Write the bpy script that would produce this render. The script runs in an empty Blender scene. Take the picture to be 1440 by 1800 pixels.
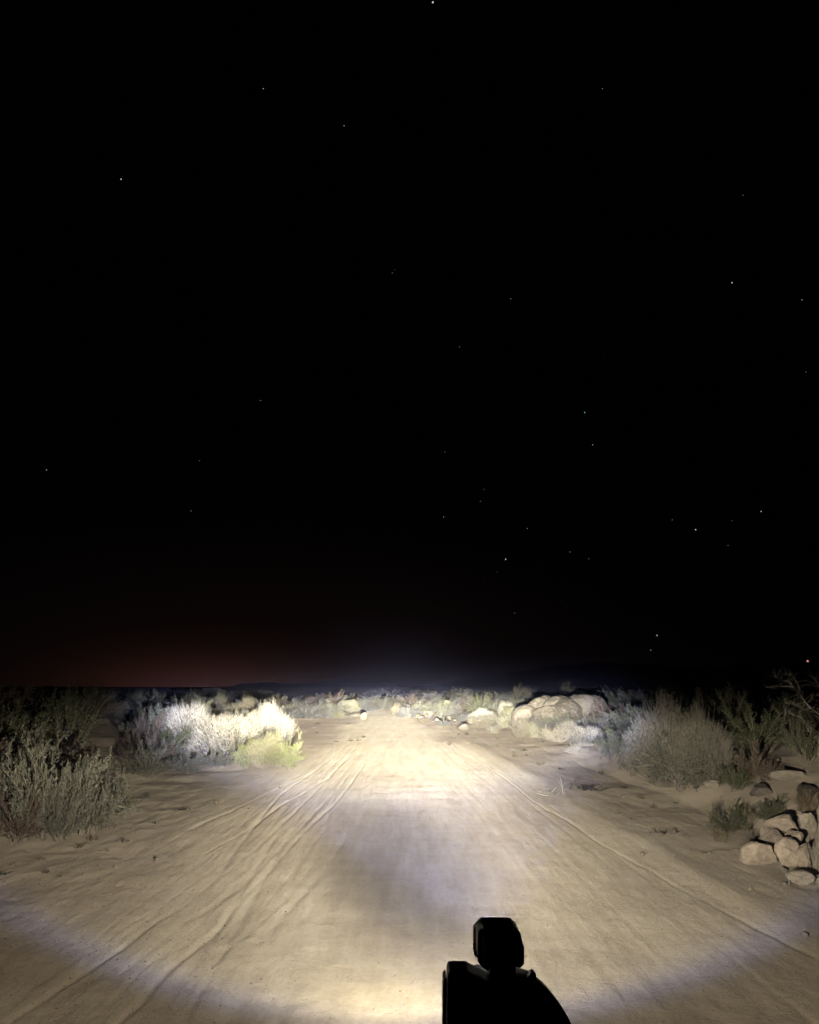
import bpy, bmesh, math, random
import numpy as np
from mathutils import Vector

S = bpy.context.scene
COL = S.collection
R = math.radians

# ------------------------------------------------------------------ camera, world, exposure
F_PX, PITCH, CAM_H = 1440.0, R(12), 1.65
cam = bpy.data.cameras.new("camera")
camo = bpy.data.objects.new("camera", cam)
COL.objects.link(camo)
camo.location = (0, 0, CAM_H)
camo.rotation_euler = (R(90) + PITCH, 0, 0)
cam.sensor_fit = 'VERTICAL'
cam.sensor_height = 36.0
cam.lens = 36.0 * F_PX / 1800.0
cam.clip_start = 0.05
cam.clip_end = 8000
S.camera = camo
S.view_settings.view_transform = 'Standard'
S.view_settings.look = 'None'
S.view_settings.exposure = 0.0
S.view_settings.gamma = 1.0
S.cycles.use_denoising = True
S.cycles.max_bounces = 5
S.cycles.diffuse_bounces = 2
S.cycles.volume_bounces = 0
S.cycles.sample_clamp_indirect = 3.0
S.cycles.sample_clamp_direct = 40.0


class N:
    """small arithmetic on shader sockets"""
    nt = None

    def __init__(self, s): self.s = s

    @staticmethod
    def op(kind, *a, clamp=False):
        m = N.nt.nodes.new('ShaderNodeMath'); m.operation = kind; m.use_clamp = clamp
        for i, v in enumerate(a):
            if isinstance(v, N): N.nt.links.new(v.s, m.inputs[i])
            else: m.inputs[i].default_value = v
        return N(m.outputs[0])

    def __add__(s, o): return N.op('ADD', s, o)
    __radd__ = __add__
    def __mul__(s, o): return N.op('MULTIPLY', s, o)
    __rmul__ = __mul__
    def __sub__(s, o): return N.op('SUBTRACT', s, o)
    def __rsub__(s, o): return N.op('SUBTRACT', o, s)
    def __truediv__(s, o): return N.op('DIVIDE', s, o)
    def __rtruediv__(s, o): return N.op('DIVIDE', o, s)
    def __pow__(s, o): return N.op('POWER', s, o)


def expn(v): return N.op('EXPONENT', v)
def nmax(a, b): return N.op('MAXIMUM', a, b)
def sstep(v, lo, hi):
    m = N.nt.nodes.new('ShaderNodeMapRange'); m.interpolation_type = 'SMOOTHSTEP'
    N.nt.links.new(v.s, m.inputs[0]); m.inputs[1].default_value = lo; m.inputs[2].default_value = hi
    return N(m.outputs[0])
def gauss(a, a0, sa, b, b0, sb, p=2.0):
    u = (a - a0) * (1.0 / sa); v = (b - b0) * (1.0 / sb)
    q = u * u + v * v
    if p != 2.0: q = N.op('POWER', q, p / 2.0)
    return expn(q * -1.0)


def rgbmix(nt, terms):
    """sum of weight * colour"""
    cc = nt.nodes.new('ShaderNodeCombineColor')
    for i in range(3):
        t = None
        for w, c in terms:
            k = w * float(c[i]); t = k if t is None else t + k
        nt.links.new(t.s, cc.inputs[i])
    return cc.outputs[0]


world = bpy.data.worlds.new("World"); S.world = world; world.use_nodes = True
wn = world.node_tree; N.nt = wn
bg = wn.nodes['Background']
tc = wn.nodes.new('ShaderNodeTexCoord'); sx = wn.nodes.new('ShaderNodeSeparateXYZ')
wn.links.new(tc.outputs['Generated'], sx.inputs[0])
wx, wy, wz = (N(sx.outputs[i]) for i in range(3))
az = N.op('ARCTAN2', wx, wy)
el = N.op('ARCSINE', wz)
one = N.op('ADD', az * 0.0, 1.0)
town = gauss(az, R(-14), R(7.0), el, R(-0.3), R(2.1))
dusty = gauss(az, R(-3), R(11), el, R(-0.5), R(1.5))
up = gauss(az, R(-10), R(20), el, R(0), R(7.5))
wn.links.new(rgbmix(wn, [(one, (.00022, .00025, .00022)), (town, (.029, .0085, .0035)),
                         (up, (.0050, .0024, .0020)), (dusty, (.010, .010, .013))]), bg.inputs[0])
bg.inputs[1].default_value = 1.0

# ------------------------------------------------------------------ the two lamps of the machine
POD = Vector((0.1500, 1.565, 1.222))
HEAD = Vector((0.12, 1.70, 1.02))


def beam(name, loc, power, pattern, radius=0.02):
    l = bpy.data.lights.new(name, 'POINT'); l.energy = power; l.shadow_soft_size = radius
    o = bpy.data.objects.new(name, l); COL.objects.link(o); o.location = loc
    l.use_nodes = True; nt = l.node_tree; N.nt = nt
    t = nt.nodes.new('ShaderNodeTexCoord'); x = nt.nodes.new('ShaderNodeSeparateXYZ')
    nt.links.new(t.outputs['Normal'], x.inputs[0])
    X, Y, Z = (N(x.outputs[i]) for i in range(3))
    fwd = sstep(Y, 0.08, 0.35)
    Ys = nmax(Y, 0.05)
    terms = pattern(X / Ys, Z / Ys, Z * -1.0, fwd)
    nt.links.new(rgbmix(nt, terms), nt.nodes['Emission'].inputs[0])
    nt.nodes['Emission'].inputs[1].default_value = 1.0
    return o


WARM = (1.0, .90, .62)
NEUT = (1.0, .95, .83)
BLUE = (.62, .66, 1.0)


def flood_pattern(a, b, s, fwd):
    s0 = nmax(s, 0.0)
    ctr = 0.105 * (1.0 - expn(((a + .02) / 0.22) ** 2.0 * -1.0)) + 0.045
    base = fwd / N.op('POWER', s0 * s0 + ctr * ctr, 1.5)
    upf = expn(nmax(s * -1.0, 0.0) * -40.0)                 # fade above the horizon
    ya = N.op('MULTIPLY_ADD', a, 1.0, 0.02)
    e = (ya / 0.74) ** 2.0 + (b / 0.352) ** 2.0
    inside = 1.0 - sstep(e, 0.88, 1.08)
    rim = expn(((e - 1.02) / 0.125) ** 2.0 * -1.0)
    side = 1.0 / (1.0 + N.op('POWER', N.op('ABSOLUTE', (a + 0.01) / 0.47), 3.2))
    hole = gauss(a + (b + 0.16) * 0.45, -0.030, 0.135, b, -0.168, 0.100, 3.4)
    spot = gauss(a, -0.075, 0.14, b, -0.338, 0.035)
    k = base * upf
    return [(k * (inside * side * (1.0 - hole * 0.80)) * 1.0, NEUT), (k * (1.0 - hole * 0.62) * 0.40, (1.0, .86, .66)),
            (k * rim * 0.50, (.42, .50, 1.0)), (k * spot * 1.5, WARM), (k * hole * 0.06, (.7, .8, 1.0))]


def spot_pattern(a, b, s, fwd):
    s0 = nmax(s, 0.0)
    base = fwd / N.op('POWER', s0 * s0 + 0.052 ** 2, 1.5)
    upf = expn(nmax(s * -1.0, 0.0) * -85.0)
    e = ((a + 0.035) / 0.285) ** 2.0 + ((b + 0.012) / 0.100) ** 2.0
    inside = 1.0 - sstep(e, 0.25, 1.25)
    rim = expn(((e - 0.95) / 0.33) ** 2.0 * -1.0)
    core = gauss(a, -0.01, 0.12, b, -0.012, 0.020)
    k = base * upf
    return [(k * inside * 0.9, (1.0, .95, .73)), (k * rim * 0.42, (.55, .62, 1.0)), (k * core * 4.6, (.96, .95, .84)),
            (k * gauss(a, 0.035, 0.085, b, -0.17, 0.12) * 0.34, (.52, .60, 1.0))]


HEAD_W, POD_W = 25.5, 32.5
beam("headlamp_light", HEAD, HEAD_W, flood_pattern, 0.03)
beam("pod_lamp_light", POD, POD_W, spot_pattern, 0.02)

# ------------------------------------------------------------------ helpers
def tag(o, label=None, cat=None, group=None, kind=None):
    if label: o['label'] = label
    if cat: o['category'] = cat
    if group: o['group'] = group
    if kind: o['kind'] = kind
    return o


def link(o, parent=None):
    COL.objects.link(o)
    if parent is not None: o.parent = parent
    return o


def empty(name, loc=(0, 0, 0), rz=0.0):
    o = bpy.data.objects.new(name, None); link(o); o.location = loc
    o.rotation_euler = (0, 0, rz); o.empty_display_size = .1
    return o


def np_mesh(name, V, Fc, mats, mi=None, smooth=False):
    """V (n,3); Fc (m,k) of one face size"""
    V = np.asarray(V, dtype=np.float32); Fc = np.asarray(Fc, dtype=np.int32)
    me = bpy.data.meshes.new(name); k = Fc.shape[1]
    me.vertices.add(len(V)); me.vertices.foreach_set('co', V.ravel())
    me.loops.add(Fc.size); me.loops.foreach_set('vertex_index', Fc.ravel())
    me.polygons.add(len(Fc)); me.polygons.foreach_set('loop_start', np.arange(0, Fc.size, k, dtype=np.int32))
    try: me.polygons.foreach_set('loop_total', np.full(len(Fc), k, dtype=np.int32))
    except Exception: pass
    for m in mats: me.materials.append(m)
    if mi is not None: me.polygons.foreach_set('material_index', np.asarray(mi, dtype=np.int32))
    me.polygons.foreach_set('use_smooth', np.full(len(Fc), smooth, dtype=bool))
    me.update(calc_edges=True)
    return me


def bm_obj(name, bm, mat, parent=None, smooth=False, bevel=0, seg=2):
    me = bpy.data.meshes.new(name); bm.normal_update(); bm.to_mesh(me); bm.free()
    me.materials.append(mat)
    if smooth:
        for p in me.polygons: p.use_smooth = True
    o = bpy.data.objects.new(name, me); link(o, parent)
    if bevel:
        b = o.modifiers.new('bevel', 'BEVEL'); b.width = bevel; b.segments = seg; b.limit_method = 'ANGLE'
        b.angle_limit = R(25); b.harden_normals = False
    return o


def vnoise(x, y, seed=0):
    """smooth 2-D value noise, vectorised, -1..1"""
    x = np.asarray(x, float); y = np.asarray(y, float)
    xi = np.floor(x); yi = np.floor(y); fx = x - xi; fy = y - yi
    fx = fx * fx * (3 - 2 * fx); fy = fy * fy * (3 - 2 * fy)
    def h(a, b):
        t = np.sin(a * 127.1 + b * 311.7 + seed * 74.7) * 43758.5453
        return (t - np.floor(t)) * 2 - 1
    return (h(xi, yi) * (1 - fx) * (1 - fy) + h(xi + 1, yi) * fx * (1 - fy)
            + h(xi, yi + 1) * (1 - fx) * fy + h(xi + 1, yi + 1) * fx * fy)


def ss(v, lo, hi):
    t = np.clip((v - lo) / (hi - lo), 0, 1); return t * t * (3 - 2 * t)


def gp(px, py, z=0.0):
    """the point of the level ground seen in the photograph's pixel"""
    u = px - 720; v = 900 - py
    Y = F_PX * math.cos(PITCH) - v * math.sin(PITCH); Z = F_PX * math.sin(PITCH) + v * math.cos(PITCH)
    t = (CAM_H - z) / -Z
    return u * t, Y * t


def road_x(y):
    y = np.asarray(y, float)
    return 0.62 - 0.045 * y - 0.012 * np.maximum(y - 40, 0) ** 1.6


def terrain(x, y):
    x = np.asarray(x, float); y = np.asarray(y, float)
    s = x - road_x(y)
    far = ss(y, 30, 75)
    z = np.zeros_like(s * y)
    left = np.maximum(-s - 4.6, 0); right = np.maximum(s - 3.9, 0)
    z = z + 0.75 * (1 - np.exp(-left * 0.16)) * (1 - .6 * far)
    nr = ss(y, 3, 9) * (1 - ss(y, 16, 26))
    z = z + (0.42 + 0.50 * nr) * (1 - np.exp(-right * (0.16 + .26 * nr))) * (1 - .5 * far)
    off = ss(np.abs(s), 2.2, 4.5)
    z = z + off * (0.055 * vnoise(x * .55, y * .45, 1) + 0.03 * vnoise(x * 1.7, y * 1.5, 2))
    z = z + 0.016 * vnoise(x * .9, y * .28, 3) + 0.006 * vnoise(x * 3.1, y * 1.1, 4)
    z = z + 0.03 * vnoise(x * .12, y * .09, 6)
    # road crown and low windrow along the right edge
    z = z + 0.03 * np.exp(-((s - 2.35) / .22) ** 2) * (0.7 + .3 * vnoise(y * .8, x * 0, 5))
    return z


def at(px, py):
    """world point on the terrain seen in that pixel"""
    u = px - 720; v = 900 - py
    Y = F_PX * math.cos(PITCH) - v * math.sin(PITCH); Z = F_PX * math.sin(PITCH) + v * math.cos(PITCH)
    dx, dz = u / Y, Z / Y
    y = 3.0
    while y < 160:
        if CAM_H + dz * y <= float(terrain(dx * y, y)): break
        y += 0.02 + y * .002
    return Vector((dx * y, y, float(terrain(dx * y, y))))


def ppm(y): return F_PX / y * math.cos(PITCH)     # photograph pixels per metre at forward distance y (near the horizon)


# ------------------------------------------------------------------ materials
def mat(name):
    m = bpy.data.materials.new(name); m.use_nodes = True
    return m, m.node_tree, m.node_tree.nodes['Principled BSDF']


def mk_plain(name, col, rough=.5, metal=0.0, bump=0.0, scale=200.0, spec=.5):
    m, nt, b = mat(name)
    b.inputs['Roughness'].default_value = rough; b.inputs['Metallic'].default_value = metal
    b.inputs['Specular IOR Level'].default_value = spec
    n = nt.nodes.new('ShaderNodeTexNoise'); n.inputs['Scale'].default_value = scale; n.inputs['Detail'].default_value = 3
    t = nt.nodes.new('ShaderNodeTexCoord'); nt.links.new(t.outputs['Object'], n.inputs['Vector'])
    r = nt.nodes.new('ShaderNodeMapRange'); nt.links.new(n.outputs[0], r.inputs[0])
    r.inputs[3].default_value = .75; r.inputs[4].default_value = 1.25
    mx = nt.nodes.new('ShaderNodeVectorMath'); mx.operation = 'SCALE'; mx.inputs[0].default_value = col[:3]
    nt.links.new(r.outputs[0], mx.inputs['Scale']); nt.links.new(mx.outputs[0], b.inputs['Base Color'])
    if bump:
        bp = nt.nodes.new('ShaderNodeBump'); bp.inputs['Strength'].default_value = bump; bp.inputs['Distance'].default_value = .0005
        nt.links.new(n.outputs[0], bp.inputs['Height']); nt.links.new(bp.outputs[0], b.inputs['Normal'])
    return m


def mk_leaf(name, c1, c2, c3=None, trans=.25):
    """leaf colour: varies leaf by leaf and shrub by shrub"""
    m, nt, b = mat(name)
    g = nt.nodes.new('ShaderNodeNewGeometry'); oi = nt.nodes.new('ShaderNodeObjectInfo')
    cr = nt.nodes.new('ShaderNodeValToRGB')
    cr.color_ramp.elements[0].color = (*c1, 1); cr.color_ramp.elements[1].color = (*c2, 1)
    if c3:
        e = cr.color_ramp.elements.new(.88); e.color = (*c2, 1); cr.color_ramp.elements[-1].color = (*c3, 1)
    nt.links.new(g.outputs['Random Per Island'], cr.inputs[0])
    N.nt = nt
    v = N(oi.outputs['Random']) * 0.36 + 0.82
    hs = nt.nodes.new('ShaderNodeHueSaturation'); nt.links.new(v.s, hs.inputs['Value'])
    h = N(oi.outputs['Random']) * 0.03 + 0.485
    nt.links.new(h.s, hs.inputs['Hue']); nt.links.new(cr.outputs[0], hs.inputs['Color'])
    nt.links.new(hs.outputs[0], b.inputs['Base Color'])
    b.inputs['Roughness'].default_value = .75; b.inputs['Specular IOR Level'].default_value = .15
    tr = nt.nodes.new('ShaderNodeBsdfTranslucent'); nt.links.new(hs.outputs[0], tr.inputs[0])
    mx = nt.nodes.new('ShaderNodeMixShader'); mx.inputs[0].default_value = trans
    nt.links.new(b.outputs[0], mx.inputs[1]); nt.links.new(tr.outputs[0], mx.inputs[2])
    nt.links.new(mx.outputs[0], nt.nodes['Material Output'].inputs[0])
    return m


M_SAGE = mk_leaf("sage_leaf", (.060, .062, .044), (.140, .138, .104))
M_PALE = mk_leaf("pale_leaf", (.058, .060, .055), (.115, .116, .106))
M_YEL = mk_leaf("yellow_leaf", (.085, .095, .048), (.175, .18, .085), (.27, .245, .08))
M_DRY = mk_leaf("dry_grass", (.12, .095, .06), (.26, .22, .14))
M_STRAW = mk_leaf("pale_straw", (.15, .14, .10), (.30, .28, .215))
M_GREEN = mk_leaf("green_leaf", (.035, .042, .020), (.080, .090, .042))
M_BROWN = mk_leaf("brown_leaf", (.06, .042, .03), (.13, .10, .07))
M_TWIG = mk_plain("twig_bark", (.20, .17, .13), .9, bump=.5, scale=90)
M_PTWIG = mk_plain("pale_twig", (.42, .38, .30), .9, bump=.5, scale=90)
M_DTWIG = mk_plain("dark_twig", (.035, .028, .022), .9, bump=.5, scale=90)


def mk_ground():
    m, nt, b = mat("desert_sand")
    N.nt = nt
    g = nt.nodes.new('ShaderNodeNewGeometry')
    def noise(sc, det=6, vec=None, rough=.6):
        n = nt.nodes.new('ShaderNodeTexNoise'); n.inputs['Scale'].default_value = sc
        n.inputs['Detail'].default_value = det; n.inputs['Roughness'].default_value = rough
        nt.links.new(vec or g.outputs['Position'], n.inputs['Vector']); return N(n.outputs[0])
    def mapped(scale, rz=0):
        mp = nt.nodes.new('ShaderNodeMapping'); mp.inputs['Scale'].default_value = scale
        mp.inputs['Rotation'].default_value = (0, 0, rz)
        nt.links.new(g.outputs['Position'], mp.inputs[0]); return mp.outputs[0]
    stretch = mapped((3.2, .28, 1), R(-3))
    stretch2 = mapped((9, .9, 1), R(-4))
    cross = mapped((.5, 2.6, 1), R(6))
    big = noise(.35, 5); streak = noise(1.0, 6, stretch); streak2 = noise(1.0, 5, stretch2)
    crs = noise(1.6, 6, cross)
    fine = noise(28, 8, rough=.75); grit = noise(120, 4)
    v = nt.nodes.new('ShaderNodeTexVoronoi'); v.inputs['Scale'].default_value = 34; v.inputs['Randomness'].default_value = 1
    nt.links.new(g.outputs['Position'], v.inputs['Vector'])
    peb = 1.0 - sstep(N(v.outputs['Distance']), 0.10, 0.24)
    pick = sstep(N(noise(7.0, 2).s), .60, .70)
    peb = peb * pick
    at_ = nt.nodes.new('ShaderNodeAttribute'); at_.attribute_name = 'off'
    off = N(at_.outputs['Fac'])
    med = noise(6.5, 6, rough=.7)
    k = (big - .5) * .4 + (streak - .5) * .55 + (streak2 - .5) * .45 + (fine - .5) * .5 + (crs - .5) * .25 + (med - .5) * .25
    k = 0.5 + k
    cr = nt.nodes.new('ShaderNodeValToRGB'); el = cr.color_ramp.elements
    el[0].position = .15; el[0].color = (.205, .175, .130, 1)
    el[1].position = .85; el[1].color = (.45, .405, .32, 1)
    e = el.new(.5); e.color = (.335, .293, .222, 1)
    nt.links.new(k.s, cr.inputs[0])
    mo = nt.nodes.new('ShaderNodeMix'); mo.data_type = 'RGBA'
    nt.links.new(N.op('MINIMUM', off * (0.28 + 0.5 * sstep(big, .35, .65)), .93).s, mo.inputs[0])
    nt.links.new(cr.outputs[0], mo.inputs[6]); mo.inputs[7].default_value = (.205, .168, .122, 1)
    mp_ = nt.nodes.new('ShaderNodeMix'); mp_.data_type = 'RGBA'
    nt.links.new((peb * .7).s, mp_.inputs[0]); nt.links.new(mo.outputs[2], mp_.inputs[6])
    mp_.inputs[7].default_value = (.52, .46, .36, 1)
    nt.links.new(mp_.outputs[2], b.inputs['Base Color'])
    b.inputs['Roughness'].default_value = .95; b.inputs['Specular IOR Level'].default_value = .1
    b.inputs['Diffuse Roughness'].default_value = 1.0
    hgt = med * .014 + fine * .012 + grit * .0022 + streak2 * .010 + crs * .012 + peb * .006 + streak * .008
    bp = nt.nodes.new('ShaderNodeBump'); bp.inputs['Strength'].default_value = .9; bp.inputs['Distance'].default_value = 1.0
    nt.links.new(hgt.s, bp.inputs['Height']); nt.links.new(bp.outputs[0], b.inputs['Normal'])
    return m


def mk_rock(name, c1, c2):
    m, nt, b = mat(name); N.nt = nt
    t = nt.nodes.new('ShaderNodeTexCoord'); oi = nt.nodes.new('ShaderNodeObjectInfo')
    n = nt.nodes.new('ShaderNodeTexNoise'); n.inputs['Scale'].default_value = 3.5; n.inputs['Detail'].default_value = 9
    n.inputs['Roughness'].default_value = .68; nt.links.new(t.outputs['Object'], n.inputs['Vector'])
    cr = nt.nodes.new('ShaderNodeValToRGB'); cr.color_ramp.elements[0].position = .3; cr.color_ramp.elements[1].position = .7
    cr.color_ramp.elements[0].color = (*c1, 1); cr.color_ramp.elements[1].color = (*c2, 1)
    nt.links.new(n.outputs[0], cr.inputs[0])
    hs = nt.nodes.new('ShaderNodeHueSaturation'); nt.links.new(cr.outputs[0], hs.inputs['Color'])
    nt.links.new((N(oi.outputs['Random']) * .4 + .8).s, hs.inputs['Value'])
    nt.links.new(hs.outputs[0], b.inputs['Base Color']); b.inputs['Roughness'].default_value = .9
    b.inputs['Specular IOR Level'].default_value = .2
    bp = nt.nodes.new('ShaderNodeBump'); bp.inputs['Strength'].default_value = .7; bp.inputs['Distance'].default_value = .03
    nt.links.new(n.outputs[0], bp.inputs['Height']); nt.links.new(bp.outputs[0], b.inputs['Normal'])
    return m


M_GROUND = mk_ground()
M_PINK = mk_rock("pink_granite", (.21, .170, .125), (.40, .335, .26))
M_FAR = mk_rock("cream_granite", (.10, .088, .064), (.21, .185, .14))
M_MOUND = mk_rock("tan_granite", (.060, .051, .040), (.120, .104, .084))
M_GRAN = mk_rock("pale_granite", (.18, .155, .115), (.36, .32, .245))
M_OLIVE = mk_rock("olive_rock", (.05, .048, .030), (.11, .10, .07))
M_BLACK = mk_plain("black_plastic", (.012, .012, .013), .42, bump=.4, scale=700)
M_SHELL = mk_plain("black_shell", (.010, .010, .011), .5, bump=.3, scale=500)
M_ALU = mk_plain("black_anodised_metal", (.05, .05, .055), .35, metal=.8, bump=.2, scale=900)
M_STEEL = mk_plain("steel", (.12, .12, .12), .35, metal=1.0)
M_HILL = mk_plain("hill_rock", (.10, .08, .06), .95, scale=.01)


def mk_emit(name, col, s):
    m = bpy.data.materials.new(name); m.use_nodes = True; nt = m.node_tree
    nt.nodes.remove(nt.nodes['Principled BSDF']); e = nt.nodes.new('ShaderNodeEmission')
    e.inputs[0].default_value = (*col, 1); e.inputs[1].default_value = s
    nt.links.new(e.outputs[0], nt.nodes['Material Output'].inputs[0]); return m


M_LENS = mk_emit("lit_lens", (1, .95, .85), 6)

# ------------------------------------------------------------------ ground
RUTS = [  # photograph pixels on the ground, depth, half width, berm
    ([(200, 1800), (250, 1755), (295, 1700), (350, 1655), (390, 1620), (430, 1570), (480, 1520), (530, 1465), (585, 1415), (640, 1345)], .034, .040, .5),
    ([(10, 1795), (100, 1735), (185, 1680), (270, 1617), (325, 1585), (380, 1540), (450, 1490), (520, 1425), (580, 1363), (620, 1325)], .026, .040, .5),
    ([(350, 1605), (420, 1555), (480, 1500), (533, 1450), (590, 1390)], .018, .05, .4),
    ([(365, 1495), (437, 1457), (497, 1413), (533, 1393), (580, 1363), (625, 1315)], .028, .045, .5),
    ([(390, 1525), (435, 1465), (493, 1397), (520, 1377), (547, 1360), (630, 1337)], .030, .045, .5),
    ([(270, 1495), (350, 1450), (415, 1422), (470, 1395), (547, 1360), (570, 1343), (613, 1307), (640, 1280)], .024, .045, .4),
    ([(150, 1660), (280, 1560), (400, 1480)], .010, .05, .3),
    ([(455, 1650), (540, 1560), (600, 1480), (650, 1400), (672, 1330), (684, 1270)], .014, .08, .3),
    ([(330, 1700), (430, 1640), (500, 1580), (560, 1500)], .012, .05, .3),
    ([(1440, 1760), (1280, 1660), (1100, 1560), (980, 1480), (880, 1390), (800, 1335)], .010, .10, .3),
    ([(1200, 1760), (1080, 1640), (960, 1530), (860, 1420), (780, 1330)], .009, .11, .3),
    ([(1000, 1640), (900, 1520), (830, 1430), (760, 1330)], .008, .12, .3),
    ([(1440, 1680), (1385, 1655), (1330, 1625), (1200, 1560), (1130, 1520), (1040, 1470), (1000, 1440), (940, 1410), (890, 1370),
      (850, 1345), (800, 1320), (770, 1290), (740, 1270), (715, 1253)], .030, .035, .9),
]


def grid_axis(lo, hi, dense_lo, dense_hi, step, grow):
    a = list(np.arange(dense_lo, dense_hi + 1e-6, step)); s = step
    while a[-1] < hi: s *= grow; a.append(a[-1] + s)
    b = [a[0]]; s = step
    while b[-1] > lo: s *= grow; b.append(b[-1] - s)
    return np.array(b[:0:-1] + a)


def build_ground():
    xs = grid_axis(-900, 900, -3.6, 3.4, .0125, 1.03)
    ys = [2.2]
    while ys[-1] < 1500: ys.append(ys[-1] + max(.022, .0085 * ys[-1]))
    b = [2.2]; s = .05
    while b[-1] > -60: s *= 1.2; b.append(b[-1] - s)
    ys = np.array(b[:0:-1] + ys)
    X, Y = np.meshgrid(xs, ys)
    Z = terrain(X, Y)
    sel = (Y > 2.5) & (Y < 90) & (np.abs(X) < 6)
    x, y = X[sel], Y[sel]; add = np.zeros_like(x)
    wob = .008 * vnoise(y * 1.1, x * 0, 11) + .005 * vnoise(y * 7, x * 0, 12)
    more = [(r[0], r[1] * .30, r[2] * .8, .3, o) for r in RUTS[:6] for o in (-.16, .22)]
    for pts, dep, hw, berm, offs in [r + (0.0,) for r in RUTS] + more:
        P = [gp(*p) for p in pts]; P = [(p[0] + offs, p[1]) for p in P]
        d = np.full_like(x, 9.0); tt = np.zeros_like(x)
        for (x0, y0), (x1, y1) in zip(P, P[1:]):
            dx, dy = x1 - x0, y1 - y0; L = dx * dx + dy * dy
            t = np.clip(((x - x0) * dx + (y - y0) * dy) / L, 0, 1)
            # signed distance, + to the right of travel
            qx = x - (x0 + t * dx); qy = y - (y0 + t * dy); dd = np.hypot(qx, qy)
            sg = np.sign(qx * dy - qy * dx); m = dd < np.abs(d)
            d = np.where(m, dd * np.where(sg == 0, 1, sg), d)
        d = d + wob
        w = .52 * hw * (1 + .3 * vnoise(y * 1.3, x * 0 + dep * 100, 13))
        fade = .55 + .45 * vnoise(y * .7, x * 0 + hw * 77, 14)
        fade = fade * (.5 + .5 * ss(y, 5.0, 8.0))
        add -= .70 * dep * fade * np.exp(-(d / w) ** 2)
        add += .12 * dep * berm * fade * np.exp(-((np.abs(d) - 2.4 * w) / (1.3 * w)) ** 2)
    Z[sel] += add
    # footprints and scuffs off the road
    s = X - road_x(Y)
    near = ss(Y, 2.5, 4) * (1 - ss(Y, 30, 45))
    rough = vnoise(X * 7.5, Y * 6.0, 21) * .5 + vnoise(X * 15, Y * 12, 22) * .3
    Z += near * .012 * rough * (0.25 + ss(np.abs(s), 2.3, 3.4))
    # washboard ripples across the road farther out
    Z += .006 * np.sin(Y * 7.3 + 3 * vnoise(X * .6, Y * .2, 31)) * ss(Y, 9, 14) * (1 - ss(Y, 40, 60)) * (1 - ss(np.abs(s), 1.6, 2.3)) * (.5 + .5 * vnoise(X * .8, Y * .4, 32))
    Z += near * (.0025 * vnoise(X * 9, Y * 6, 51) + .0022 * vnoise(X * 21, Y * 13, 52) + .004 * vnoise(X * 3.3, Y * 3.2, 53) + .004 * vnoise((X + .05 * Y) * 6, Y * .5, 54))
    for q, (sx0, dp) in enumerate([(-1.75, .006), (-1.55, .007), (-1.35, .005), (-1.1, .006), (-.7, .003), (.75, .004), (1.0, .005), (1.3, .004), (1.6, .005), (1.85, .004)]):
        dd = s - sx0 - .10 * vnoise(Y * .16, Y * 0, 60 + q)
        Z -= near * dp * np.exp(-(dd / .028) ** 2) * ss(vnoise(Y * .45, Y * 0, 80 + q), -.5, .3)
    ny, nx = X.shape
    V = np.stack([X, Y, Z], -1).reshape(-1, 3)
    i = np.arange(ny - 1)[:, None] * nx + np.arange(nx - 1)[None, :]
    Fc = np.stack([i, i + 1, i + nx + 1, i + nx], -1).reshape(-1, 4)
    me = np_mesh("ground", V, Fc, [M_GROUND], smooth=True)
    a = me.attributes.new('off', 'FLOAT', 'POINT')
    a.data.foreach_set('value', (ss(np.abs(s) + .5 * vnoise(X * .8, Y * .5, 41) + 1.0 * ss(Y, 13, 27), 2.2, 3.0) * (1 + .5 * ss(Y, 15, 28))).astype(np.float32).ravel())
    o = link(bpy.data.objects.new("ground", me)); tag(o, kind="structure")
    return o


build_ground()

# distant hills
def build_hills():
    rng = np.random.default_rng(5); V = []; n = 260
    D = 1300.0
    azs = np.linspace(R(-60), R(60), n)
    h = np.zeros(n)
    for c, wd, hh in [(-26, 9, 4), (-9, 3.5, 9), (-4, 2.2, 13), (2, 5, 6), (9, 5, 22), (14, 5, 20), (22, 8, 26), (33, 9, 30), (-40, 8, 4)]:
        h += hh * np.exp(-((np.degrees(azs) - c) / wd) ** 2)
    h = h + 2.0 * vnoise(np.degrees(azs) * 1.4, azs * 0, 3) + 1.0 * vnoise(np.degrees(azs) * 5, azs * 0, 4) - 2
    rows = 14
    for j in range(rows):
        t = j / (rows - 1); prof = math.sin(math.pi * t) ** .8
        for k in range(n):
            r = D + (t - .5) * 500
            z = h[k] * prof * (1 + .12 * float(vnoise(k * .3, j * 1.1, 8)))
            V.append((r * math.sin(azs[k]), r * math.cos(azs[k]), z - 1))
    i = np.arange(rows - 1)[:, None] * n + np.arange(n - 1)[None, :]
    Fc = np.stack([i, i + 1, i + n + 1, i + n], -1).reshape(-1, 4)
    o = link(bpy.data.objects.new("hills", np_mesh("hills", V, Fc, [M_HILL], smooth=True))); tag(o, kind="structure")


build_hills()

# ------------------------------------------------------------------ plants
def leaf_quads(rng, C, D, L, W):
    """C centres (n,3), D directions (n,3), lengths, widths -> lens-shaped quads"""
    n = len(C); D = D / np.linalg.norm(D, axis=1, keepdims=True)
    A = rng.normal(size=(n, 3)); Sd = np.cross(D, A); Sd /= np.linalg.norm(Sd, axis=1, keepdims=True) + 1e-9
    L = np.asarray(L).reshape(-1, 1); W = np.asarray(W).reshape(-1, 1)
    p0 = C - D * L * .5; p2 = C + D * L * .5; p1 = C + Sd * W * .5 + D * L * .05; p3 = C - Sd * W * .5 + D * L * .05
    V = np.stack([p0, p1, p2, p3], 1).reshape(-1, 3)
    return V, np.arange(n * 4).reshape(-1, 4)


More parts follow.
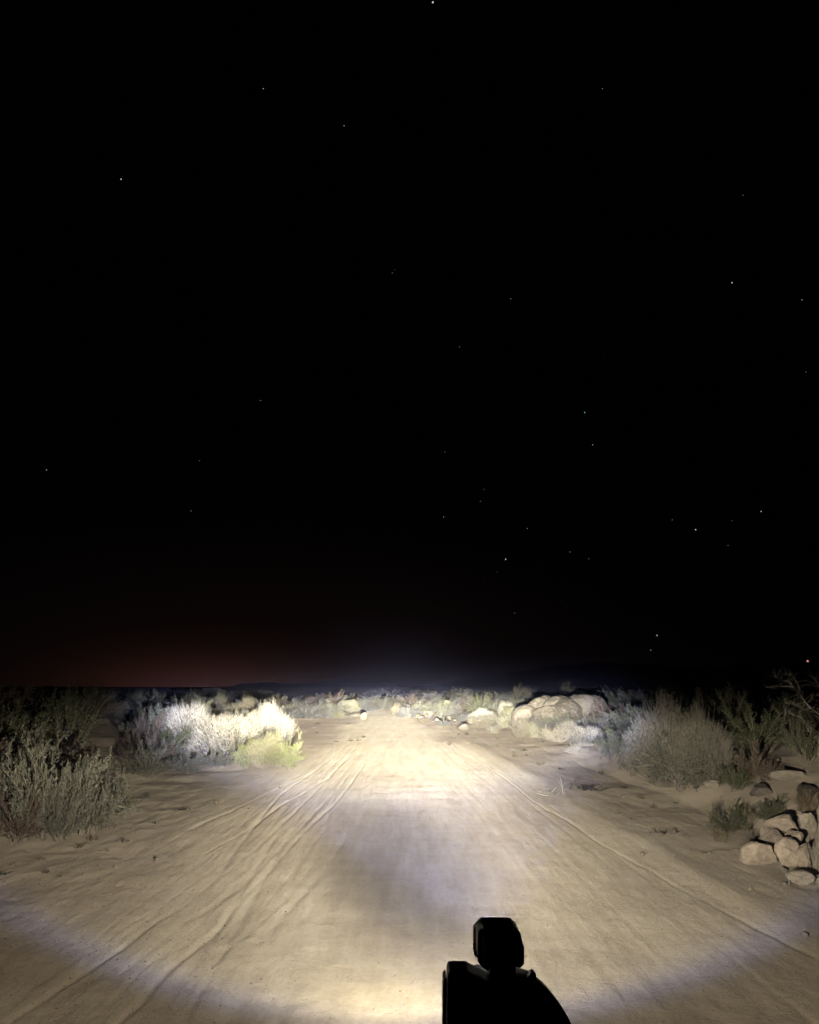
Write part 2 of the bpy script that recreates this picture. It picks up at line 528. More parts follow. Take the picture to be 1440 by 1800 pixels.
def tapers(rng, P0, P1, w, sag=0.0, seg=3):
    """thin three-sided stems from P0 to P1 (n,3)"""
    n = len(P0); Vs = []; Fs = []
    D = P1 - P0; A = rng.normal(size=(n, 3)); S1 = np.cross(D, A); S1 /= np.linalg.norm(S1, axis=1, keepdims=True) + 1e-9
    S2 = np.cross(D, S1); S2 /= np.linalg.norm(S2, axis=1, keepdims=True) + 1e-9
    bend = rng.normal(size=(n, 3)) * np.linalg.norm(D, axis=1, keepdims=True) * .06
    w = np.asarray(w).reshape(-1, 1) * np.ones((n, 1))
    for j in range(seg + 1):
        t = j / seg; c = P0 + D * t + bend * math.sin(math.pi * t) * 1.0; c[:, 2] -= sag * t * t
        r = w * (1 - .75 * t)
        for k in range(3):
            a = 2 * math.pi * k / 3; Vs.append(c + S1 * r * math.cos(a) + S2 * r * math.sin(a))
    V = np.stack(Vs, 1)  # n, (seg+1)*3, 3
    base = (np.arange(n) * (seg + 1) * 3)[:, None]
    for j in range(seg):
        for k in range(3):
            a = j * 3 + k; b = j * 3 + (k + 1) % 3
            Fs.append(np.stack([base[:, 0] + a, base[:, 0] + b, base[:, 0] + b + 3, base[:, 0] + a + 3], 1))
    return V.reshape(-1, 3), np.concatenate(Fs)


def unit(v): return v / (np.linalg.norm(v, axis=1, keepdims=True) + 1e-9)


def dome_dirs(rng, n, minel=5):
    az = rng.uniform(0, 2 * math.pi, n); z = rng.uniform(math.sin(R(minel)), 1, n); r = np.sqrt(1 - z * z)
    return np.stack([r * np.cos(az), r * np.sin(az), z], 1)


def shrub_geo(kind, seed):
    """returns (foliage V,F), (stems V,F); radius about 1, height about 1"""
    rng = np.random.default_rng(seed)
    if kind in ('sage', 'green', 'brown'):
        # branches arch out of the base; leafy sprays gather on their outer halves, dark gaps between
        nb = 30; d = dome_dirs(rng, nb, 6); ln = rng.uniform(.55, 1.08, nb); b = rng.normal(size=(nb, 3)) * np.array([.10, .10, 0])
        e = b + d * ln[:, None]; e[:, 2] = e[:, 2] * .92 + .04
        ns = nb * 15; k = rng.integers(0, nb, ns); t = rng.uniform(.10, 1.0, ns) ** .75; ctrl = np.stack([d[:, 0] * .25, d[:, 1] * .25, ln * .42], 1)
        def onb(k, t): t = t[:, None]; return b[k] * (1 - t) ** 2 + 2 * ctrl[k] * t * (1 - t) + e[k] * t * t
        S0 = onb(k, t); sd = unit(d[k] * .8 + np.array([0, 0, .55]) + rng.normal(size=(ns, 3)) * .5); sl = rng.uniform(.10, .27, ns)
        m = 30; tt = rng.uniform(0, 1, (ns, m))
        C = (S0[:, None] + sd[:, None] * (tt * sl[:, None])[..., None] + rng.normal(size=(ns, m, 3)) * (.012 + .022 * (1 - tt))[..., None]).reshape(-1, 3)
        D = (np.repeat(sd[:, None], m, 1) + rng.normal(size=(ns, m, 3)) * .75).reshape(-1, 3)
        keep = C[:, 2] > rng.uniform(-.02, .10, len(C)); C = C[keep]; D = D[keep]
        L = rng.uniform(.022, .060, len(C)); W = L * rng.uniform(.25, .5, len(C))
        G = [tapers(rng, S0, S0 + sd * sl[:, None], np.full(ns, .004), seg=2)]
        kk = np.arange(nb); prev = b
        for j in range(4):
            q = onb(kk, np.full(nb, (j + 1) / 4)); G.append(tapers(rng, prev, q, .018 - .0035 * j, seg=1)); prev = q
        o = 0; V = []; Fc = []
        for v, f in G: V.append(v); Fc.append(f + o); o += len(v)
        return leaf_quads(rng, C, D, L, W), (np.concatenate(V), np.concatenate(Fc))
    if kind in ('pale', 'yellow'):
        # dense dome of fine upright shoots
        n = 2300; d = dome_dirs(rng, n, 3)
        lump = 1 + .17 * np.sin(d[:, 0] * 5 + seed) * np.cos(d[:, 1] * 4.3 + seed * 2) + .06 * np.sin(d[:, 0] * 13 + seed) * np.sin(d[:, 2] * 11 + d[:, 1] * 9) + .060 * rng.normal(size=n)
        tip = d * lump[:, None] * np.array([1, 1, .98]); b = d * rng.uniform(.35, .6, (n, 1)) * np.array([1, 1, .9])
        b[:, 2] = np.maximum(b[:, 2] - .05, 0); dr = unit(tip - b + np.array([0, 0, .45]) + rng.normal(size=(n, 3)) * .08)
        tip = b + dr * np.linalg.norm(tip - b, axis=1, keepdims=True)
        st = tapers(rng, b * .5, tip, rng.uniform(.004, .008, n), seg=2)
        m = 6; t = rng.uniform(.45, 1.02, (n, m))
        C = (b[:, None] + (tip - b)[:, None] * t[..., None] + rng.normal(size=(n, m, 3)) * .012).reshape(-1, 3)
        D = (np.repeat(dr[:, None], m, 1) + rng.normal(size=(n, m, 3)) * .35).reshape(-1, 3)
        kp = C[:, 2] > rng.uniform(-.03, .16, len(C)); C = C[kp]; D = D[kp]; L = rng.uniform(.035, .075, len(C)); W = L * (rng.uniform(.14, .26, len(C)) if kind == 'pale' else rng.uniform(.2, .38, len(C)))
        return leaf_quads(rng, C, D, L, W), st
    if kind == 'grass':
        n = 620; d = dome_dirs(rng, n, 34); b = rng.normal(size=(n, 3)) * np.array([.16, .16, 0])
        Ln = rng.uniform(.35, 1.05, n); tip = b + d * Ln[:, None]; mid = (b + tip) / 2 + np.array([0, 0, .08])
        f1 = leaf_quads(rng, (b + mid) / 2, mid - b, np.linalg.norm(mid - b, axis=1) * 1.15, .016 + rng.uniform(0, .012, n))
        f2 = leaf_quads(rng, (tip + mid) / 2, tip - mid, np.linalg.norm(tip - mid, axis=1) * 1.15, .012 + rng.uniform(0, .010, n))
        fol = (np.concatenate([f1[0], f2[0]]), np.concatenate([f1[1], f2[1] + len(f1[0])]))
        st = tapers(rng, b[:60], tip[:60] * 1.12, np.full(60, .004))
        return fol, st
    if kind == 'tuft':
        n = 46; d = dome_dirs(rng, n, 12); b = rng.normal(size=(n, 3)) * np.array([.22, .22, 0]); Ln = rng.uniform(.5, 1.1, n)
        f = leaf_quads(rng, b + d * Ln[:, None] * .5, d, Ln, rng.uniform(.04, .09, n)); st = tapers(rng, b[:8], b[:8] + d[:8] * 1.2, np.full(8, .02)); return f, st
    if kind == 'sticks':
        n = 13; d = dome_dirs(rng, n, 4); d[:, 2] *= rng.uniform(.2, 1, n); b = rng.normal(size=(n, 3)) * np.array([.3, .3, 0]); e = b + d * rng.uniform(.5, 1.0, (n, 1))
        g1 = tapers(rng, b, e, rng.uniform(.02, .04, n)); k = rng.integers(0, n, 30); p = b[k] + (e[k] - b[k]) * rng.uniform(.3, 1, (30, 1))
        q = p + unit(rng.normal(size=(30, 3))) * rng.uniform(.1, .35, (30, 1)); q[:, 2] = np.abs(q[:, 2]); g2 = tapers(rng, p, q, np.full(30, .014), seg=2)
        L = rng.uniform(.08, .16, 40); return leaf_quads(rng, q[rng.integers(0, 30, 40)], rng.normal(size=(40, 3)), L, L * .4), (np.concatenate([g1[0], g2[0]]), np.concatenate([g1[1], g2[1] + len(g1[0])]))
    if kind == 'creosote':
        ns = 46; d = dome_dirs(rng, ns, 38); b = rng.normal(size=(ns, 3)) * np.array([.07, .07, 0])
        e = b + d * rng.uniform(.7, 1.1, (ns, 1)); st = tapers(rng, b, e, rng.uniform(.008, .014, ns))
        nb = ns * 7; k = rng.integers(0, ns, nb); t = rng.uniform(.4, 1, (nb, 1)); p = b[k] + (e[k] - b[k]) * t
        q = p + unit(d[k] + rng.normal(size=(nb, 3)) * .5) * rng.uniform(.12, .3, (nb, 1))
        s2 = tapers(rng, p, q, np.full(nb, .004), seg=2)
        m = 16; tt = rng.uniform(.2, 1.05, (nb, m))
        C = (p[:, None] + (q - p)[:, None] * tt[..., None] + rng.normal(size=(nb, m, 3)) * .022).reshape(-1, 3)
        L = rng.uniform(.025, .05, len(C)); fol = leaf_quads(rng, C, rng.normal(size=(len(C), 3)) + np.array([0, 0, .6]), L, L * .5)
        return fol, (np.concatenate([st[0], s2[0]]), np.concatenate([st[1], s2[1] + len(st[0])]))
    if kind == 'twiggy':
        ns = 34; d = dome_dirs(rng, ns, 20); b = rng.normal(size=(ns, 3)) * np.array([.08, .08, 0]); e = b + d * rng.uniform(.55, .95, (ns, 1))
        G = [tapers(rng, b, e, rng.uniform(.010, .018, ns))]; P, Q, Dd = b, e, d
        for lv, (mult, ln, w) in enumerate([(7, .34, .007), (5, .18, .004)]):
            k = np.repeat(np.arange(len(P)), mult); t = rng.uniform(.35, 1, (len(k), 1)); p = P[k] + (Q[k] - P[k]) * t
            dn = unit(Dd[k] + rng.normal(size=(len(k), 3)) * .55 + np.array([0, 0, .15])); q = p + dn * rng.uniform(.4, 1, (len(k), 1)) * ln
            q[:, 2] = np.abs(q[:, 2]) + .01
            G.append(tapers(rng, p, q, np.full(len(k), w), seg=2)); P, Q, Dd = p, q, dn
        o = 0; V = []; Fc = []
        for v, f in G: V.append(v); Fc.append(f + o); o += len(v)
        n = 900; k = rng.integers(0, len(Q), n)
        L = rng.uniform(.03, .05, n); fol = leaf_quads(rng, Q[k] + rng.normal(size=(n, 3)) * .02, rng.normal(size=(n, 3)), L, L * .4)
        return fol, (np.concatenate(V), np.concatenate(Fc))


KINDS = {'sage': (M_SAGE, M_TWIG), 'green': (M_GREEN, M_TWIG), 'brown': (M_BROWN, M_TWIG), 'pale': (M_PALE, M_PTWIG), 'softpale': (M_PALE, M_TWIG), 'limesprig': (M_YEL, M_TWIG), 'densesage': (M_SAGE, M_TWIG), 'softstraw': (M_STRAW, M_STRAW),
         'yellow': (M_YEL, M_TWIG), 'grass': (M_STRAW, M_STRAW), 'drygrass': (M_DRY, M_DRY), 'creosote': (M_GREEN, M_TWIG),
         'olive': (M_SAGE, M_TWIG), 'twiggy': (M_DRY, M_PTWIG), 'darktwig': (M_BROWN, M_DTWIG),
         'tuft': (M_DRY, M_DRY), 'greentuft': (M_SAGE, M_TWIG), 'sticks': (M_BROWN, M_DTWIG), 'palesticks': (M_STRAW, M_PTWIG)}
GEO = {'softpale': 'sage', 'limesprig': 'sage', 'densesage': 'pale', 'softstraw': 'tuft', 'drygrass': 'grass', 'darktwig': 'twiggy', 'olive': 'creosote', 'greentuft': 'tuft', 'palesticks': 'sticks'}
PROTO = {}


def proto(kind, var):
    k = (kind, var)
    if k not in PROTO:
        g = GEO.get(kind, kind); f, s = shrub_geo(g, 17 + var * 31 + sum(map(ord, kind)))
        mf, ms = KINDS[kind]
        PROTO[k] = (np_mesh(kind + "_foliage", f[0], f[1], [mf]), np_mesh(kind + "_stems", s[0], s[1], [ms], smooth=True))
    return PROTO[k]


NAME = {'tuft': 'dry_tuft', 'greentuft': 'weed', 'sticks': 'dead_plant', 'palesticks': 'dead_plant', 'grass': 'grass_clump', 'drygrass': 'grass_clump', 'twiggy': 'twiggy_bush', 'darktwig': 'twiggy_bush'}
CATG = {'tuft': 'tuft', 'greentuft': 'weed', 'sticks': 'dead plant', 'palesticks': 'dead plant', 'grass': 'grass clump', 'drygrass': 'grass clump'}
rnd = random.Random(4)


def shrub(loc, rad, hgt, kind, label, group=None, var=None, rz=None, tilt=0, ry=None):
    var = rnd.randrange(3) if var is None else var
    mf, ms = proto(kind, var)
    name = NAME.get(kind, 'desert_shrub')
    e = empty(name, loc, rnd.uniform(0, 6.28) if rz is None else rz)
    e.rotation_euler[0] = tilt
    gk = 1.14 if GEO.get(kind, kind) in ('sage', 'green', 'brown') else 1.0
    sc = (rad * gk, (ry or rad) * gk, hgt * (1 + (gk - 1) * .5))
    tag(e, label, CATG.get(kind, 'shrub'), group)
    for nm, me in (('foliage', mf), ('stems', ms)):
        c = link(bpy.data.objects.new(nm, me), e); c.scale = sc
    return e


def shrub_px(cx, base, w, top, kind, label, group=None, **k):
    """placed on the terrain; its width and top given as seen in the photograph"""
    p = at(cx, base); y = p.y
    zt = CAM_H + ((F_PX * math.sin(PITCH) + (900 - top) * math.cos(PITCH)) / (F_PX * math.cos(PITCH) - (900 - top) * math.sin(PITCH))) * y
    r = w / 2 / ppm(y) * 1.02
    p.y += r * .35; p.z = float(terrain(p.x, p.y)) - .01
    return shrub(p, r, max(zt - p.z, .05), kind, label, group, **k)


B = shrub_px
# --- left of the road, lit
B(395, 1335, 135, 1258, 'pale', "round white bush of fine upright shoots, brightest left of the road", var=0)
B(325, 1322, 100, 1240, 'pale', "bluish white bush in the left rim of the beam", var=1)
B(463, 1322, 105, 1240, 'pale', "cream bush rising behind the yellow flowering bush", var=2)
B(430, 1285, 130, 1234, 'densesage', "grey green bush topping the lit thicket left of the road", var=0)
B(385, 1262, 26, 1218, 'olive', "narrow upright sprig standing above the lit left thicket", var=1)
B(345, 1270, 70, 1226, 'sage', "pale green bush behind the bluish white bush", var=1)
B(470, 1352, 92, 1294, 'yellow', "yellow green flowering bush, front of the lit left thicket", var=0)
B(430, 1352, 44, 1300, 'limesprig', "small yellow sprig at the left foot of the flowering bush", var=1)
B(508, 1354, 60, 1300, 'limesprig', "pale lime tuft at the right foot of the flowering bush", var=2)
B(375, 1352, 80, 1316, 'sage', "low grey green bush below the round white bush", var=2)
B(330, 1362, 60, 1325, 'sage', "low dim bush left of the low grey green bush", var=0)
B(255, 1372, 110, 1305, 'sage', "broad dim green bush between the near left bush and the lit thicket", var=1)
B(290, 1340, 60, 1292, 'sage', "dim bush behind the broad dim green bush", var=2)
B(232, 1328, 50, 1284, 'brown', "dim brown bush behind the broad dim green bush", var=2)
# the large near bush is three plants grown together
B(50, 1478, 190, 1302, 'sage', "large near grey bush at the left edge of the picture", var=0)
B(130, 1472, 150, 1318, 'sage', "large near grey bush with leaning branches, right of the edge one", var=2)
B(175, 1448, 90, 1345, 'sage', "smaller grey bush at the right foot of the large near bushes", var=1)
B(-15, 1470, 150, 1310, 'sage', "grey bush cut off by the left edge of the picture", var=1)
B(95, 1482, 110, 1365, 'sage', "low grey bush filling the gap between the two large near bushes", var=1)
B(25, 1488, 90, 1400, 'brown', "low brown bush under the large near bush at the left edge", var=1)
B(205, 1425, 50, 1385, 'drygrass', "dim grass clump at the right foot of the near left bushes", var=1)
# --- left, farther along the road
B(540, 1266, 70, 1229, 'softpale', "grey white bush on the open flat left of the road", var=1)
B(510, 1262, 60, 1232, 'sage', "grey green bush left of the grey white bush on the flat", var=2)
B(590, 1262, 60, 1228, 'sage', "dull grey bush beside the olive boulder", var=0)
B(588, 1248, 42, 1211, 'brown', "brownish bush rising highest behind the olive boulder", var=0)
B(557, 1250, 50, 1226, 'brown', "low brownish bush behind the grey white bush", var=2)
B(597, 1263, 18, 1252, 'yellow', "small yellow bush beside the pale slab rock", var=1)
# --- right of the road, far
for a in [(697, 1258, 26, 1235, 'drygrass', "small tan bush first at the right road edge", 0),
          (716, 1262, 34, 1236, 'softpale', "pale bush second along the right road edge", 1),
          (738, 1258, 30, 1230, 'sage', "green grey bush behind the row of pale roadside rocks", 0),
          (760, 1257, 36, 1231, 'sage', "broad green grey bush at mid right behind roadside rocks", 1),
          (785, 1258, 34, 1233, 'yellow', "yellowish bush behind the roadside rocks", 2),
          (845, 1262, 46, 1214, 'green', "tall green bush standing over the right roadside growth", 0),
          (825, 1250, 40, 1222, 'olive', "olive bush left of the tall green bush", 1),
          (885, 1252, 60, 1223, 'sage', "grey green bush left of the boulder mound", 2),
          (912, 1238, 34, 1204, 'olive', "feathery upright bush showing over the grey green bush", 2),
          (928, 1234, 22, 1208, 'olive', "narrow feathery bush just left of the boulder mound", 0),
          (890, 1262, 34, 1234, 'pale', "lilac white rounded bush left of the yellow green tuft", 1),
          (897, 1268, 32, 1244, 'yellow', "yellow green tuft at the left foot of the boulder mound", 1),
          (850, 1268, 50, 1246, 'pale', "low pinkish white bush behind the bright grass clumps", 2),
          (955, 1290, 70, 1258, 'sage', "grey bush in front of the boulder mound", 1),
          (928, 1280, 40, 1256, 'brown', "low brown bush at the foot of the boulder mound", 0),
          (990, 1282, 60, 1250, 'sage', "grey bush leaning on the right side of the boulder mound", 2),
          (1000, 1238, 34, 1200, 'olive', "bushy sprig growing on top of the boulder mound", 1)]:
    B(*a[:6], var=a[6])
for a in [(830, 1272, 30, 1256, "first bright straw clump, nearest the road"), (860, 1275, 44, 1256, "second bright straw clump in the lit row"),
          (885, 1280, 40, 1254, "tall bright straw clump in the middle of the lit row"), (918, 1297, 56, 1262, "largest bright white straw clump, front of the lit row"),
          (900, 1272, 40, 1248, "bright straw clump behind the largest white one"), (818, 1284, 22, 1272, "small low straw tuft by the road, right of the rocks"),
          (940, 1298, 30, 1268, "greenish straw clump beside the largest white one")]:
    B(*a[:4], 'grass', a[4], "bright straw clumps right of the road")
B(965, 1290, 60, 1262, 'softpale', "pale bush hiding the foot of the boulder mound", var=1)
B(1008, 1290, 56, 1254, 'sage', "grey bush at the right foot of the boulder mound", var=0)
B(985, 1306, 90, 1272, 'twiggy', "pale twiggy bush spread right of the bright straw clumps", var=0)
B(1035, 1312, 70, 1278, 'pale', "lilac grey bush in the right rim of the beam", var=0)
B(1052, 1292, 60, 1252, 'sage', "dim blue grey bush behind the lilac grey bush", var=0)
B(1018, 1328, 50, 1306, 'twiggy', "low pale dead twigs on the sand in front of the lilac grey bush", var=1)
# --- right, mid distance, dim
B(1185, 1385, 150, 1240, 'densesage', "tall dim grey bush, left half of the big pair on the right", var=0)
B(1205, 1392, 130, 1268, 'sage', "ragged low branches in front of the big dim pair", var=2)
B(1240, 1382, 110, 1254, 'densesage', "dim green grey bush, right half of the big pair on the right", var=1)
B(1140, 1372, 70, 1290, 'sage', "low dim grey bush at the left foot of the big pair", var=2)
B(1080, 1345, 70, 1288, 'creosote', "dark open bush left of the big dim pair", var=0)
B(1108, 1330, 60, 1275, 'darktwig', "dark bare bush in the gap left of the big dim pair", var=1)
B(1065, 1325, 44, 1300, 'drygrass', "dim grass clump beside the lilac grey bush", var=2)
B(1300, 1392, 60, 1338, 'green', "dark green bush under the sandy ledge on the right bank", var=1)
B(1258, 1378, 46, 1335, 'creosote', "dark leafy bush at the left end of the ledge", var=2)
B(1335, 1378, 80, 1310, 'brown', "reddish brown dry bush on the right bank", var=1)
B(1345, 1325, 130, 1240, 'green', "large olive green bush on top of the right bank", var=2)
B(1425, 1350, 90, 1270, 'creosote', "dark open bush at the right edge above the rocks", var=0)
B(1400, 1300, 90, 1232, 'creosote', "dark bush behind the olive green bush on the right bank", var=1)
B(1290, 1470, 78, 1418, 'green', "green bush at the left foot of the pink rock pile", var=0)
B(1312, 1462, 62, 1412, 'drygrass', "straw coloured tuft on the green bush by the pink rock pile", var=0)
B(1268, 1482, 40, 1452, 'drygrass', "thin dry grass in front of the green bush by the rock pile", var=1)
B(1350, 1512, 46, 1484, 'green', "small green sprig growing between the pink rocks", var=1)
B(1365, 1448, 70, 1405, 'green', "dark green bush behind the pink rock pile", var=2)
B(1425, 1430, 60, 1385, 'drygrass', "upright dim grass clump right behind the pink rock pile", var=2)
B(1436, 1522, 40, 1478, 'twiggy', "grey twiggy plant at the right edge beside the pink rock pile", var=2)

# --- sparse dead plants lying on the sand
B(975, 1398, 60, 1362, 'palesticks', "pale dead plant on the sand right of the road, left one of the pair", var=2)
B(1030, 1390, 70, 1358, 'sticks', "dead plant with dark tips on the sand right of the road", var=0)
B(1180, 1468, 76, 1444, 'sticks', "flat dark dead plant on the sand below the big dim pair", var=2)
B(212, 1482, 26, 1456, 'sticks', "small dark dead plant on the left sand", var=1)
B(320, 1425, 34, 1408, 'sticks', "small dead plant left of the tyre ruts", var=0)
G_T = "small dry tufts scattered on the left sand"
for i, (x, y, w, h) in enumerate([(135, 1492, 26, 14), (70, 1512, 20, 12), (80, 1535, 16, 10), (105, 1545, 14, 9), (20, 1520, 26, 12), (5, 1540, 20, 12),
                                  (160, 1478, 22, 12), (45, 1500, 18, 10), (270, 1448, 14, 8), (190, 1498, 12, 8), (232, 1410, 22, 12), (255, 1400, 16, 10)]):
    B(x, y, w, y - h, ['tuft', 'sticks', 'greentuft'][i % 3], "small dry tuft on the sand below the near left bushes", G_T)
G_U = "small dry tufts scattered on the right sand"
for i, (x, y, w, h) in enumerate([(1085, 1432, 16, 10), (1110, 1442, 10, 12), (1130, 1405, 18, 9), (1098, 1385, 16, 10), (1150, 1420, 14, 8), (1210, 1470, 24, 8),
                                  (950, 1345, 18, 8), (985, 1352, 14, 8), (905, 1330, 16, 7), (1240, 1500, 18, 8), (1060, 1362, 18, 9), (1190, 1412, 18, 9)]):
    B(x, y, w, y - h, ['tuft', 'sticks'][i % 2], "small dry tuft on the open sand right of the road", G_U)
G_X = "bushes crowding the far right verge"
for i, (x, b_, w, t_, kd, lb) in enumerate([
        (704, 1252, 24, 1232, 'sage', "small grey bush behind the first tan bush"), (728, 1256, 30, 1236, 'drygrass', "tan tuft behind the pale roadside bush"),
        (752, 1262, 26, 1246, 'grass', "bright tuft behind the largest roadside rock"), (775, 1262, 30, 1243, 'sage', "grey tuft right of the set back rock"),
        (800, 1260, 36, 1236, 'brown', "brown bush right of the yellowish bush"), (815, 1268, 34, 1250, 'softpale', "pale bush just behind the straw tuft by the road"),
        (865, 1256, 40, 1228, 'sage', "grey bush right of the tall green bush"), (795, 1250, 34, 1226, 'sage', "grey bush behind the brown bush of the right verge"),
        (770, 1246, 34, 1224, 'olive', "olive bush farthest back over the roadside rocks"), (742, 1246, 30, 1226, 'brown', "brown bush farthest back over the roadside rocks"),
        (870, 1290, 34, 1272, 'grass', "low bright clump in front of the lit straw row"), (965, 1300, 50, 1276, 'grass', "wide pale clump right of the largest white clump"),
        (1000, 1296, 46, 1268, 'pale', "white grey bush behind the pale twiggy bush"), (1070, 1312, 50, 1284, 'sage', "dim bush right of the lilac grey bush"),
        (715, 1246, 26, 1228, 'sage', "grey bush at the end of the right road edge"),
        (690, 1249, 30, 1230, 'sage', "grey bush at the outside of the road bend"), (706, 1262, 20, 1246, 'softpale', "small pale bush at the foot of the first tan bush"),
        (745, 1270, 26, 1256, 'tuft', "thin tuft in front of the largest roadside rock"), (780, 1278, 30, 1262, 'softpale', "low pale bush by the near end of the roadside rocks"),
        (730, 1262, 34, 1241, 'softpale', "pale bush growing among the roadside rocks"), (840, 1268, 40, 1246, 'softpale', "pale bush behind the first bright straw clump")]):
    B(x, b_, w, t_, kd, lb, G_X)
G_Y = "bushes along the far left verge"
for i, (x, b_, w, t_, kd, lb) in enumerate([
        (528, 1256, 50, 1228, 'sage', "grey bush behind the grey white bush on the flat"), (562, 1260, 50, 1231, 'softpale', "pale bush right of the grey white bush"),
        (575, 1264, 34, 1244, 'sage', "low grey bush left of the olive boulder"), (635, 1247, 30, 1228, 'sage', "grey bush behind the olive boulder, right side"),
        (655, 1245, 34, 1226, 'olive', "olive bush at the inside of the road bend"), (675, 1243, 34, 1225, 'sage', "grey bush straight at the end of the road"),
        (500, 1270, 50, 1240, 'softpale', "pale bush at the right end of the lit left thicket"), (455, 1270, 60, 1232, 'sage', "grey bush at the crest of the lit left thicket"),
        (615, 1246, 40, 1222, 'olive', "olive bush right of the brownish bush"), (545, 1252, 40, 1226, 'brown', "brown bush behind the pale bush on the flat"),
        (650, 1252, 30, 1236, 'softpale', "pale bush at the left edge of the road bend"), (605, 1256, 50, 1238, 'softpale', "pale bush right beside the olive boulder"),
        (572, 1258, 50, 1238, 'densesage', "dense grey bush left of the olive boulder"), (520, 1262, 60, 1236, 'densesage', "dense grey bush beside the lit left thicket")]):
    B(x, b_, w, t_, kd, lb, G_Y)
G_V = "low weeds on the lit flat left of the road"
for i in range(16):
    x = rnd.uniform(515, 640); y = rnd.uniform(1270, 1312)
    B(x, y, rnd.uniform(7, 14), y - rnd.uniform(3, 6), ['tuft', 'greentuft', 'palesticks'][i % 3], "low weed on the lit flat left of the road", G_V)
G_W = "low weeds along the lit right verge"
for i in range(22):
    x = rnd.uniform(780, 960); y = 1282 + (x - 780) * .16 + rnd.uniform(-8, 26)
    B(x, y, rnd.uniform(8, 18), y - rnd.uniform(3, 7), ['tuft', 'greentuft', 'palesticks'][i % 3], "low weed on the lit verge right of the road", G_W)

LOOK = {'sage': 'grey leafy', 'creosote': 'open thin stemmed', 'brown': 'brown dry', 'green': 'dark green', 'olive': 'feathery olive', 'softpale': 'pale'}


# --- unlit growth on both banks
G_L = "dark scrub bushes on the unlit left bank"
k = 0
r2 = random.Random(11)
while k < 66:
    y = r2.uniform(11, 46); x = road_x(y) - r2.uniform(5.2, 5.5 + y * .42)
    px = 720 + x / y * 1408
    if px < -80 or px > 380: continue
    if y < 16 and px > 150: continue
    r = r2.uniform(.45, 1.0)
    kd = r2.choice(['sage', 'sage', 'creosote', 'brown', 'green'])
    shrub((x, y, float(terrain(x, y)) - .02), r, r * r2.uniform(.95, 1.5), kd,
          "%s bush in the dark %s" % (LOOK[kd], "above the near left bushes" if px < 130 else "between the near left bushes and the lit thicket" if px < 300 else "behind the lit left thicket"), G_L); k += 1
G_R = "dark scrub bushes on the unlit right bank"
k = 0
while k < 40:
    y = r2.uniform(15, 48); x = road_x(y) + r2.uniform(6.0, 7.5 + y * .42)
    px = 720 + x / y * 1408
    if px > 1520 or px < 1045: continue
    r = r2.uniform(.45, .95)
    kd = r2.choice(['sage', 'creosote', 'brown', 'green'])
    shrub((x, y, float(terrain(x, y)) - .02), r, r * r2.uniform(.9, 1.35), kd,
          "%s bush in the dark %s" % (LOOK[kd], "between the boulder mound and the big dim pair" if px < 1150 else "behind the big dim pair" if px < 1270 else "behind the right bank"), G_R); k += 1
G_F = "scrub bushes on the far flat where the road bends"
k = 0
while k < 120:
    y = r2.uniform(44, 84); x = r2.uniform(-12, 22)
    s = x - float(road_x(y))
    if y < 58 and -3.2 < s < 2.8: continue
    if y < 52 and (s < -3 and x > -7): continue
    r = r2.uniform(.5, 1.15)
    kd = r2.choice(['sage', 'olive', 'brown', 'softpale', 'green', 'sage', 'sage']); px = 720 + x / y * 1408
    shrub((x, y, float(terrain(x, y)) - .02), r, r * r2.uniform(.75, 1.1), kd,
          "%s bush on the far flat, %s" % (LOOK[kd], "behind the lit left thicket" if px < 560 else "left of the road end" if px < 650 else "straight behind the road end" if px < 740
                                           else "behind the roadside rocks" if px < 860 else "behind the boulder mound"), G_F); k += 1

# far scrub that reads as one mass
def far_scrub():
    rng = np.random.default_rng(9); V = []; Fs = []; o = 0
    for kind, n in (('sage', 150), ('creosote', 70)):
        f, s = shrub_geo(kind, 99)
        sub = rng.permutation(len(f[1]))[:1300]; q = f[0].reshape(-1, 4, 3)[sub]
        c = q.mean(1, keepdims=True); q = c + (q - c) * 2.4
        for _ in range(n):
            y = rng.uniform(86, 135); x = rng.uniform(-.62, .62) * y
            a = rng.uniform(0, 6.28); R2 = np.array([[math.cos(a), -math.sin(a), 0], [math.sin(a), math.cos(a), 0], [0, 0, 1]])
            r = rng.uniform(.9, 1.9); v = (q.reshape(-1, 3) @ R2.T) * np.array([r, r, r * rng.uniform(.5, .8)]) + np.array([x, y, float(terrain(x, y))])
            V.append(v); Fs.append(np.arange(len(v)).reshape(-1, 4) + o); o += len(v)
    ob = link(bpy.data.objects.new("far_scrub", np_mesh("far_scrub", np.concatenate(V), np.concatenate(Fs), [M_SAGE])))
    tag(ob, "continuous band of far desert scrub beyond the bend of the road", "scrub", kind="stuff")


far_scrub()

